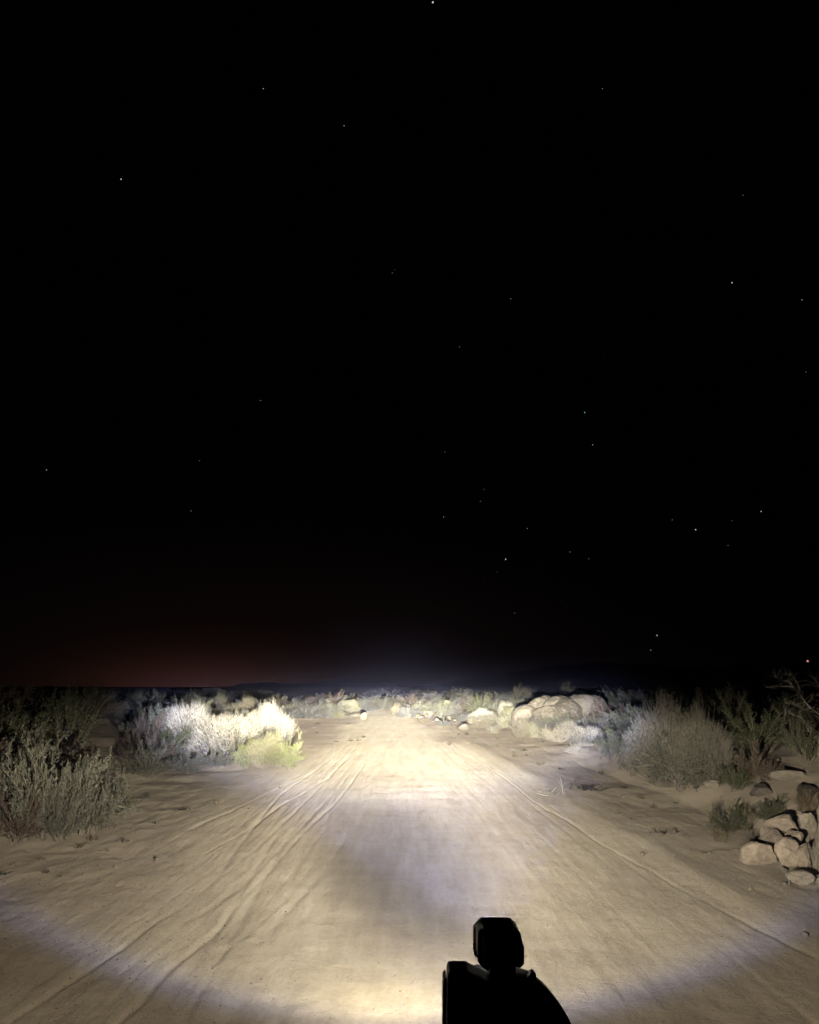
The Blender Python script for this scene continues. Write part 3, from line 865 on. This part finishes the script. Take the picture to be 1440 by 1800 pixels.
# bare branching dead bush at the right edge
def dead_tree():
    p = at(1436, 1330); e = empty('dead_bush', p)
    tag(e, "bare pale branches arching left over the dark bank at the right edge", "dead bush")
    rng = np.random.default_rng(3); y = p.y
    def W(px, py, dy=0):
        yy = y + dy
        Z = F_PX * math.sin(PITCH) + (900 - py) * math.cos(PITCH); Y = F_PX * math.cos(PITCH) - (900 - py) * math.sin(PITCH)
        return np.array([(px - 720) / Y * yy, yy, CAM_H + Z / Y * yy]) - np.array(p)
    lines = [[(1438, 1330), (1442, 1270), (1425, 1245), (1408, 1222), (1395, 1208), (1370, 1207), (1346, 1209)],
             [(1425, 1245), (1400, 1240), (1382, 1236)], [(1408, 1222), (1402, 1200), (1392, 1186), (1378, 1184)],
             [(1442, 1270), (1452, 1235), (1440, 1205), (1430, 1190)], [(1395, 1208), (1385, 1196), (1362, 1190)],
             [(1438, 1300), (1410, 1262), (1385, 1252), (1368, 1254)], [(1452, 1235), (1470, 1205), (1480, 1180)]]
    for li, ln in enumerate(lines):
        V = []; Fs = []; o = 0
        pts = [W(a, b, .25 * math.sin(i * 1.7 + li)) for i, (a, b) in enumerate(ln)]
        r0 = .022 if li == 0 else .011
        P0 = np.array(pts[:-1]); P1 = np.array(pts[1:])
        m = len(P0)
        for i in range(m):
            ra = r0 * (1 - .8 * i / m)
            v, f = tapers(rng, P0[i:i + 1], P1[i:i + 1] + (P1[i:i + 1] - P0[i:i + 1]) * .03, ra, seg=2); V.append(v); Fs.append(f + o); o += len(v)
        nt_ = 26; k = rng.integers(0, m, nt_); t = rng.uniform(0, 1, (nt_, 1)); a = P0[k] + (P1[k] - P0[k]) * t
        v, f = tapers(rng, a, a + unit(rng.normal(size=(nt_, 3)) + np.array([-.3, 0, .6])) * rng.uniform(.06, .24, (nt_, 1)), np.full(nt_, .003), seg=2)
        V.append(v); Fs.append(f + o)
        link(bpy.data.objects.new('branch', np_mesh('branch', np.concatenate(V), np.concatenate(Fs), [M_PTWIG], smooth=True)), e)


dead_tree()

# ------------------------------------------------------------------ rocks
def rock_mesh(seed, planes=15, sub=5, lo=.45, hi=.80):
    from mathutils import noise
    rng = random.Random(seed); bm = bmesh.new(); bmesh.ops.create_icosphere(bm, subdivisions=sub, radius=1)
    pl = [(Vector((rng.gauss(0, 1), rng.gauss(0, 1), rng.gauss(0, .9))).normalized(), rng.uniform(lo, hi)) for _ in range(planes)]
    o = Vector((seed * 3.1, seed * 1.7, 0))
    for v in bm.verts:
        d = v.co.normalized(); r = 1.0
        for n, h in pl:
            c = d.dot(n)
            if c > 1e-3:
                q = h / c; k = .015; t = max(0.0, min(1.0, .5 + .5 * (r - q) / k)); r = r * (1 - t) + q * t - k * t * (1 - t)
        r *= 1 + .07 * noise.noise(d * 2.2 + o) + .030 * noise.noise(d * 7 + o) + .014 * noise.noise(d * 19 + o)
        cr = abs(noise.noise(d * 3.1 - o)); r -= .05 * max(0, 1 - cr / .035)
        v.co = d * r
    me = bpy.data.meshes.new("rock"); bm.to_mesh(me); bm.free()
    return me


ROCKS = [rock_mesh(i + 1, 13 + i % 5) for i in range(7)] + [rock_mesh(i + 31, 7, 5, .68, .92) for i in range(7)]
ROCKM = {}


def rock_at(p, r, kind='rock', m=M_GRAN, label='', group=None, sink=.25, rz=None, tilt=(0, 0), i=None, cat=None):
    i = rnd.randrange(7) if i is None else i
    key = (i, m.name)
    if key not in ROCKM:
        me = ROCKS[i].copy(); me.materials.append(m); ROCKM[key] = me
    o = link(bpy.data.objects.new(kind, ROCKM[key]))
    o.scale = r; o.rotation_euler = (tilt[0], tilt[1], rnd.uniform(0, 6.28) if rz is None else rz)
    o.location = (p[0], p[1], p[2] + r[2] * (1 - sink) - 0.0)
    tag(o, label, cat or ('boulder' if kind == 'boulder' else 'rock'), group)
    return o


def rock_px(cx, base, w, h, label, m=M_GRAN, kind='rock', group=None, up=0.0, depth=1.0, **k):
    p = at(cx, base); q = w / 2 / ppm(p.y); hh = h / 2 / ppm(p.y) * 1.15
    p.y += q * .5; p.z = float(terrain(p.x, p.y)) + up
    return rock_at(p, (q * 1.12, q * depth, hh * 1.25), kind, m, label, group, **k)


# pink pile at the right edge
PK = [(1342, 1522, 60, 34, "pale pink rock at the front left of the pile, low and angular", 0, 0, 0.1),
      (1392, 1524, 56, 40, "pink rock in the front middle of the pile", 0, 1, 0.6),
      (1420, 1526, 44, 36, "pink rock at the front right of the pile", .0, 2, 1.2),
      (1362, 1500, 52, 26, "long pink rock lying across the middle of the pile", .10, 3, 0.05),
      (1404, 1502, 50, 28, "tan rock in the second layer at the right of the pile", .12, 4, 0.3),
      (1384, 1485, 62, 26, "flat pale slab resting on top of the pile", .24, 5, -.25),
      (1352, 1488, 34, 18, "small pink rock wedged at the upper left of the pile", .12, 6, 0.8)]
for x, y, w, h, lb, u, i, rz in PK:
    rock_px(x, y, w, h, lb, M_PINK, group="pink rocks heaped at the right edge", up=u * .6, i=i, rz=rz, depth=.8, sink=.55)
rock_px(1424, 1465, 40, 26, "pale round rock behind the right end of the pink pile", M_GRAN, i=2, rz=.4)
rock_px(1414, 1557, 50, 18, "flat pale stone in front of the pink pile", M_GRAN, i=1, rz=.2, sink=.45)
rock_px(1447, 1556, 28, 14, "flat stone touching the frame edge in front of the pink pile", M_GRAN, i=4, rz=.2, sink=.45)
rock_px(1381, 1538, 14, 9, "fist sized stone just below the pink pile", M_GRAN, i=3)
rock_px(1388, 1556, 7, 6, "tiny stone left of the flat pale stone, upper one", M_GRAN, i=0)
rock_px(1381, 1559, 7, 6, "tiny stone left of the flat pale stone, lower one", M_GRAN, i=5)
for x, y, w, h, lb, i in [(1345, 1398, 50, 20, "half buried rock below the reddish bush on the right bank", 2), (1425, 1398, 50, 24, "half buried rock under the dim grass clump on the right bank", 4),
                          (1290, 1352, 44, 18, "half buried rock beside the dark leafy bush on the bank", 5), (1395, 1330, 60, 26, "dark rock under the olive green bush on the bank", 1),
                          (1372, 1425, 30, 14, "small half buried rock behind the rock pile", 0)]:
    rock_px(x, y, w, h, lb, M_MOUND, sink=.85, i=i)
B(1322, 1500, 40, 1470, 'drygrass', "dry grass at the left foot of the pink rock pile", var=2)
# ledges of the right bank
rock_px(1300, 1310, 110, 20, "long sandy ledge running up the right bank", M_GRAN, i=3, rz=.35, sink=.5, depth=.5, kind='rock_ledge', cat='ledge')
rock_px(1262, 1342, 60, 24, "grey rock at the lower end of the sandy ledge", M_OLIVE, i=4, rz=.2, sink=.4)
rock_px(1258, 1388, 34, 12, "flat pale stone on the dim sand under the right bank", M_GRAN, i=1, rz=.1, sink=.4)
rock_px(1395, 1372, 60, 14, "long flat pale stone under the dark bush at the right edge", M_GRAN, i=0, rz=-.1, sink=.4)
rock_px(1215, 1372, 40, 16, "low grey rock at the foot of the big dim bush pair", M_OLIVE, i=5, rz=.3, sink=.4)
# boulder mound beyond the straw clumps
BM = [(950, 1282, 62, 46, "tan boulder in the middle left body of the mound", 0.0, 0),
      (985, 1282, 64, 50, "tan boulder in the middle right body of the mound", 0.0, 3),
      (968, 1270, 60, 44, "wide tan boulder in the centre of the mound", .35, 4),
      (915, 1272, 54, 42, "orange tan boulder at the left end of the mound", 0.0, 1),
      (1015, 1280, 72, 56, "grey boulder at the right end of the mound", 0.0, 2),
      (938, 1262, 50, 42, "rounded boulder on the upper left of the mound", .35, 3),
      (948, 1258, 42, 34, "pale round boulder at the crest, left of centre", .75, 4),
      (975, 1256, 40, 30, "pale round boulder at the crest, right of centre", .78, 5),
      (998, 1262, 46, 40, "tan boulder below the bushy sprig of the mound", .45, 6),
      (1028, 1266, 50, 44, "shadowed boulder on the upper right of the mound", .30, 1),
      (935, 1280, 40, 28, "small boulder at the front left foot of the mound", 0.0, 5),
      (985, 1284, 44, 26, "small boulder at the front middle foot of the mound", 0.0, 6)]
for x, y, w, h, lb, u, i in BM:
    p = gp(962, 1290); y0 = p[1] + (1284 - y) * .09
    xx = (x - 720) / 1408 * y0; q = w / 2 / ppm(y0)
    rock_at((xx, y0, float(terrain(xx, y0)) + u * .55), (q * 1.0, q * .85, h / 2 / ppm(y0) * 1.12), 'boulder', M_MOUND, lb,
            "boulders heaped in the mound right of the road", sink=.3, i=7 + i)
# roadside rocks, far
rock_px(612, 1258, 50, 23, "olive boulder on the left beyond the open flat", M_OLIVE, kind='boulder', i=2, rz=.5, sink=.3)
rock_px(622, 1263, 32, 9, "pale slab rock at the left road edge", M_FAR, i=3, rz=.1, sink=.3)
rock_px(641, 1268, 16, 11, "pale blocky rock nearest the left road edge", M_FAR, i=1, sink=.2)
for x, y, w, h, lb in [(712, 1258, 14, 9, "pale rock at the right road edge, farthest of the row"), (722, 1262, 14, 8, "pale rock second from the far end of the row"),
                       (738, 1265, 18, 10, "largest pale rock of the right roadside row"), (757, 1257, 10, 6, "small pale rock set back behind the roadside row"),
                       (769, 1268, 9, 7, "small round white rock standing apart in the row"), (790, 1266, 16, 9, "pale rock at the near end of the row"),
                       (800, 1270, 14, 8, "pale rock next to the straw tuft"), (817, 1285, 22, 12, "bright pale rock in front of the straw clumps")]:
    rock_px(x, y, w, h * .75, lb, M_FAR, group="pale rocks along the right road edge", sink=.2)
# stones on the sand
for x, y, w, lb in [(275, 1516, 9, "white stone on the left sand, larger of two"), (201, 1529, 7, "white stone on the left sand, smaller of two"),
                    (493, 1387, 8, "tan stone beside the upper tyre ruts"), (378, 1414, 6, "small stone above the tyre ruts"),
                    (1247, 1505, 8, "brown stone on the sand left of the rock pile"), (1418, 1650, 11, "dark stone near the lower right edge"),
                    (1095, 1405, 10, "flat pale stone on the right sand"), (188, 1436, 7, "stone at the foot of the near left bushes"),
                    (222, 1412, 6, "stone right of the near left bushes"), (1320, 1566, 6, "small pale stone below the green bush by the rock pile"),
                    (445, 1371, 5, "pale pebble below the yellow bush"), (1130, 1506, 9, "half buried stone outside the right road edge")]:
    rock_px(x, y, w, w * .62, lb, M_GRAN, kind='stone', sink=.3)
G_S = "small stones strewn over the sand"
for i in range(90):
    if i % 3 == 0: x, y = rnd.uniform(0, 560), rnd.uniform(1400, 1790)
    elif i % 3 == 1: x, y = rnd.uniform(1000, 1440), rnd.uniform(1420, 1790)
    else: x, y = rnd.uniform(300, 1150), rnd.uniform(1380, 1790)
    gx, gy = gp(x, y); q = rnd.uniform(.004, .009)
    rock_at((gx, gy, float(terrain(gx, gy))), (q, q * .9, q * .6), 'stone', M_GRAN if i % 4 else M_OLIVE,
            "small stone lying loose on the sand", G_S, sink=.35)

def gravel():
    rng = np.random.default_rng(21); n = 9000
    px = rng.uniform(-60, 1500, n); py = 1290 + 540 * rng.uniform(0, 1, n) ** .8
    P = np.array([gp(a, b) for a, b in zip(px, py)]); s = P[:, 0] - road_x(P[:, 1])
    keep = (rng.uniform(0, 1, n) < .15 + .85 * ss(np.abs(s) + .6 * vnoise(P[:, 0] * 1.2, P[:, 1] * .9, 71), 1.8, 3.2)) & (P[:, 1] < 26)
    P = P[keep]; n = len(P); r = rng.uniform(.0012, .0045, n) * (1 + .04 * P[:, 1])
    oct_ = np.array([[1, 0, 0], [0, 1, 0], [-1, 0, 0], [0, -1, 0], [0, 0, .8], [0, 0, -.8]]); fc = np.array([[0, 1, 4], [1, 2, 4], [2, 3, 4], [3, 0, 4], [1, 0, 5], [2, 1, 5], [3, 2, 5], [0, 3, 5]])
    V = oct_[None] * r[:, None, None] * rng.uniform(.6, 1.3, (n, 6, 1)); a = rng.uniform(0, 6.28, n); c, q = np.cos(a)[:, None], np.sin(a)[:, None]
    V = np.stack([V[..., 0] * c - V[..., 1] * q, V[..., 0] * q + V[..., 1] * c, V[..., 2]], -1)
    V += np.stack([P[:, 0], P[:, 1], terrain(P[:, 0], P[:, 1]) + r * .3], 1)[:, None]
    F_ = (fc[None] + (np.arange(n) * 6)[:, None, None]).reshape(-1, 3)
    tag(link(bpy.data.objects.new('gravel', np_mesh('gravel', V.reshape(-1, 3), F_, [M_GRIT]))), "loose gravel grains over sand and verges", "gravel", kind="stuff")
    n = 22000; px = rng.uniform(-60, 1500, n); py = 1256 + 440 * rng.uniform(0, 1, n) ** 1.9
    P = np.array([gp(a, b) for a, b in zip(px, py)]); s = P[:, 0] - road_x(P[:, 1])
    keep = (np.abs(s) + .9 * vnoise(P[:, 0] * 1.5, P[:, 1] * 1.1, 72) + .9 * ss(P[:, 1], 13, 27) > 3.0) & (P[:, 1] < 52) & (vnoise(P[:, 0] * 2.2, P[:, 1] * 1.8, 73) > -.1)
    P = P[keep]; n = len(P); C = np.stack([P[:, 0], P[:, 1], terrain(P[:, 0], P[:, 1]) + .006], 1)
    D = rng.normal(size=(n, 3)) * np.array([1, 1, .35]); L = rng.uniform(.008, .028, n) * (1 + .10 * np.maximum(P[:, 1] - 6, 0))
    v, f = leaf_quads(rng, C, D, L, L * rng.uniform(.08, .22, n))
    tag(link(bpy.data.objects.new('plant_litter', np_mesh('plant_litter', v, f, [M_DRY]))), "dry twigs and leaf litter strewn under the bushes", "plant litter", kind="stuff")


M_GRIT = mk_leaf("gravel_grain", (.12, .10, .075), (.42, .37, .29), trans=0.0)
gravel()

# ------------------------------------------------------------------ the machine's front
YB = 1.45


def wx_(px, py, y=YB):
    Z = F_PX * math.sin(PITCH) + (900 - py) * math.cos(PITCH); Yc = F_PX * math.cos(PITCH) - (900 - py) * math.sin(PITCH)
    return ((px - 720) / Yc * y, CAM_H + Z / Yc * y)


def prism(pts, y0, y1, front_scale=1.0, origin=(0, 0, 0), yref=None):
    """outline seen from the rider, extruded forward"""
    bm = bmesh.new(); W = [wx_(*p, y=y1 if yref is None else yref) for p in pts]
    cx = sum(w[0] for w in W) / len(W); cz = sum(w[1] for w in W) / len(W)
    a = [bm.verts.new((x - origin[0], y0 - origin[1], z - origin[2])) for x, z in W]
    b = [bm.verts.new((cx + (x - cx) * front_scale - origin[0], y1 - origin[1], cz + (z - cz) * front_scale - origin[2])) for x, z in W]
    n = len(a); bm.faces.new(a); bm.faces.new(b[::-1])
    for i in range(n): bm.faces.new((a[(i + 1) % n], a[i], b[i], b[(i + 1) % n]))
    bmesh.ops.recalc_face_normals(bm, faces=bm.faces)
    return bm


def box(bm, c, s, rz=0):
    r = bmesh.ops.create_cube(bm, size=1)
    for v in r['verts']:
        x, y, z = v.co.x * s[0], v.co.y * s[1], v.co.z * s[2]
        v.co = Vector((c[0] + x * math.cos(rz) - y * math.sin(rz), c[1] + x * math.sin(rz) + y * math.cos(rz), c[2] + z))


def cyl(bm, c, r, L, axis='Y', r2=None, seg=24):
    from mathutils import Matrix
    rot = {'Y': Matrix.Rotation(R(90), 4, 'X'), 'X': Matrix.Rotation(R(90), 4, 'Y'), 'Z': Matrix.Identity(4)}[axis]
    bmesh.ops.create_cone(bm, cap_ends=True, segments=seg, radius1=r, radius2=r if r2 is None else r2, depth=L,
                          matrix=Matrix.Translation(c) @ rot)


def build_machine():
    # ---- lamp pod
    ox, oz = wx_(879, 1706); org = (ox, YB + .02, oz)
    e = empty('lamp_pod', org)
    tag(e, "black square lamp pod throwing the bright beam, standing on the rounded cowl", "lamp")
    body = [(836, 1624), (846, 1612.5), (896, 1612), (907, 1622), (912, 1640), (915, 1655), (915, 1678), (909, 1683), (852, 1684), (841, 1678), (836, 1668)]
    bm_obj('housing', prism(body, YB - .005, YB + .045, 1.0, org), M_BLACK, e, bevel=.0025)
    bez = [(831, 1626), (845, 1611.5), (896, 1611.5), (908, 1624), (911, 1672), (900, 1686), (848, 1686), (831, 1671)]
    bm_obj('bezel', prism(bez, YB + .0455, YB + .072, 1.0, org), M_BLACK, e, bevel=.003)
    bm = bmesh.new()
    for i in range(6):
        x, z = wx_(850 + i * 10, 1656); box(bm, (x - org[0], YB - .0125 - org[1], z - org[2]), (.003, .014, .055))
    bm_obj('heat_sink', bm, M_BLACK, e, bevel=.0008)
    x, z = wx_(870, 1654, YB + .0745); bm = bmesh.new(); box(bm, (x - org[0], YB + .0745 - org[1], z - org[2]), (.058, .004, .060))
    bm_obj('lens', bm, M_LENS, e)
    br_r = [(913, 1652), (918, 1656), (918, 1673), (914.5, 1677), (913.5, 1691), (907, 1693), (904, 1684)]
    br_l = [(835, 1668), (841, 1670), (848, 1684), (858, 1694), (856, 1699), (845, 1691), (838, 1682)]
    bm_obj('bracket_arm', prism(br_r, YB + .002, YB + .028, 1, org), M_ALU, e, bevel=.001)
    bm_obj('bracket_arm', prism(br_l, YB + .002, YB + .028, 1, org), M_ALU, e, bevel=.001)
    bm_obj('bracket_foot', prism([(858, 1680), (903, 1680), (903, 1712), (858, 1712)], YB + .001, YB + .033, 1, org), M_ALU, e, bevel=.001)
    for px in (835, 917):
        bm = bmesh.new(); x, z = wx_(px, 1668); cyl(bm, (x - org[0], YB + .016 - org[1], z - org[2]), .006, .004, 'X', seg=6)
        bm_obj('bolt', bm, M_STEEL, e)
    # ---- cowl
    cx, cz = wx_(860, 1850); co = (cx, YB, .80)
    c = empty('motorcycle_cowl', co)
    tag(c, "black rounded front cowl seen from behind at the bottom of the picture", "motorcycle cowl")
    prof = [(838, 1704), (852, 1706), (905, 1707), (930, 1713), (945, 1722), (960, 1734), (973, 1748), (985, 1764), (995, 1780), (1005, 1800),
            (1014, 1826), (1020, 1860), (1020, 1920), (1010, 1990), (985, 2060), (940, 2110), (860, 2130), (780, 2110), (735, 2060), (720, 1990),
            (716, 1920)]
    prof = prof + [(790, 1860), (792, 1800), (800, 1740), (815, 1714)]
    W = [wx_(*p, y=YB + .05) for p in prof]; n = len(W); bm = bmesh.new(); rings = []
    mx = sum(w[0] for w in W) / n; mz = sum(w[1] for w in W) / n
    for t in [0, .15, .35, .6, .8, .92, .98]:
        k = math.sqrt(max(0, 1 - (t) ** 2.6)); y = YB + .022 + t * .19
        rings.append([bm.verts.new((mx + (x - mx) * k - co[0], y - co[1], mz + (z - mz) * k - co[2])) for x, z in W])
    for a, b in zip(rings, rings[1:]):
        for i in range(n): bm.faces.new((a[(i + 1) % n], a[i], b[i], b[(i + 1) % n]))
    bm.faces.new(rings[-1]); bm.faces.new(rings[0][::-1])
    bmesh.ops.recalc_face_normals(bm, faces=bm.faces)
    sh = bm_obj('shell', bm, M_SHELL, c, smooth=True)
    bm = bmesh.new(); x, z = wx_(936, 1712, YB + .03)
    cyl(bm, (x - co[0], YB + .03 - co[1], z - co[2]), .0055, .016, 'Y', seg=14); cyl(bm, (x - .001 - co[0], YB + .03 - co[1], z - .006 - co[2]), .008, .010, 'Y', seg=14)
    bm_obj('screw', bm, M_STEEL, c, bevel=.0008)
    panel = [(785, 1694), (789, 1688.5), (818, 1688), (826, 1693), (846, 1703), (870, 1712), (870, 2000), (785, 2000)]
    pn = bm_obj('instrument_panel', prism(panel, YB - .035, YB + .015, 1, co), M_BLACK, c, bevel=.002)
    trim = [(777.5, 1709), (779.5, 1706), (783.5, 1704), (783.5, 2000), (775, 2000)]
    bm_obj('side_trim', prism(trim, YB - .028, YB + .012, 1, co), M_ALU, c, bevel=.001)
    # headlamp set into the front of the cowl
    hx, hz = HEAD.x, HEAD.z
    bm = bmesh.new(); cyl(bm, (hx - co[0], YB + .215 - co[1], hz - co[2]), .055, .012, 'Y', seg=40)
    hl = bm_obj('headlamp', bm, M_ALU, c, bevel=.002)
    bm = bmesh.new(); cyl(bm, (hx - co[0], YB + .2235 - co[1], hz - co[2]), .047, .004, 'Y', seg=40)
    bm_obj('lens', bm, M_LENS, hl)
    return e, c


build_machine()

# ------------------------------------------------------------------ stars
STARS = [(761, 4, 2.2, 0), (463, 156, 1.1, 0), (605, 221, 1.1, 0), (213, 315, 1.5, 0), (381, 309, .7, 0), (1287, 497, 1.5, 0), (1410, 527, 1.0, 0),
         (1028, 725, 1.3, 2), (1042, 782, 1.1, 0), (82, 826, 1.2, 0), (780, 909, 1.1, 0), (1223, 931, 1.6, 0), (1338, 899, 1.3, 0), (889, 983, 1.7, 0),
         (1155, 1117, 1.6, 0), (1144, 1143, 1.2, 0), (1420, 1162, 2.6, 1), (1182, 914, .8, 0), (1280, 959, .9, 0), (927, 929, .9, 0), (851, 860, .7, 0),
         (988, 1056, .8, 0), (1002, 970, .8, 0), (1035, 982, .7, 0), (905, 1078, .7, 0), (1385, 1065, .7, 0), (782, 795, .6, 0), (845, 881, .7, 0),
         (1287, 915, .6, 2), (904, 1078, .6, 0), (1306, 343, .6, 0), (898, 525, .7, 0), (808, 610, .7, 0), (1061, 630, .7, 0), (1059, 156, .7, 0),
         (336, 898, .7, 0), (458, 704, .6, 0), (690, 480, .6, 0), (351, 810, .6, 0), (694, 474, .5, 0), (850, 1019, .6, 0), (874, 1005, .5, 0), (1417, 654, .6, 0)]
SM = [mk_emit("star_white", (.95, 1, .97), .75), mk_emit("star_red", (1, .35, .38), 1.2), mk_emit("star_green", (.35, .9, .6), .8)]


def build_stars():
    bm = bmesh.new(); bmesh.ops.create_icosphere(bm, subdivisions=1, radius=1); base = bpy.data.meshes.new('star'); bm.to_mesh(base); bm.free()
    ms = []
    for m in SM:
        d = base.copy(); d.materials.append(m); ms.append(d)
    special = {0: "brightest white star, at the top edge of the sky", 3: "white star alone high in the left sky", 5: "white star high near the right edge",
               7: "greenish star in the middle right sky", 13: "bright white star low, right of the middle", 11: "bright white star at mid height on the right",
               14: "bright white star low over the right bank", 16: "red star low at the right edge", 9: "lone white star at the left edge"}
    D = 2600.0
    for i, (px, py, r, c) in enumerate(STARS):
        d = Vector((px - 720, F_PX * math.cos(PITCH) - (900 - py) * math.sin(PITCH), F_PX * math.sin(PITCH) + (900 - py) * math.cos(PITCH))).normalized()
        o = link(bpy.data.objects.new('star', ms[c])); o.location = d * D + Vector((0, 0, CAM_H))
        o.scale = [D / F_PX * (r * .62 if r > 1.2 else r * .5)] * 3
        tag(o, special.get(i, "faint small star in the %s %s of the black sky" % ("upper" if py < 400 else "middle" if py < 820 else "lower",
                                                                                       "left" if px < 480 else "centre" if px < 960 else "right")), "star", "stars in the night sky")


build_stars()

# ------------------------------------------------------------------ dusty air
def build_haze():
    bm = bmesh.new(); box(bm, (0, 90, 14), (300, 300, 34))
    m = bpy.data.materials.new("dusty_air"); m.use_nodes = True; nt = m.node_tree
    nt.nodes.remove(nt.nodes['Principled BSDF']); v = nt.nodes.new('ShaderNodeVolumePrincipled')
    v.inputs['Color'].default_value = (.50, .53, 1.0, 1); v.inputs['Density'].default_value = HAZE
    v.inputs['Anisotropy'].default_value = .2
    nt.links.new(v.outputs[0], nt.nodes['Material Output'].inputs['Volume'])
    tag(bm_obj('haze', bm, m), "thin dusty air glowing in the lamp beams", "haze", kind="stuff")


HAZE = .0011
build_haze()
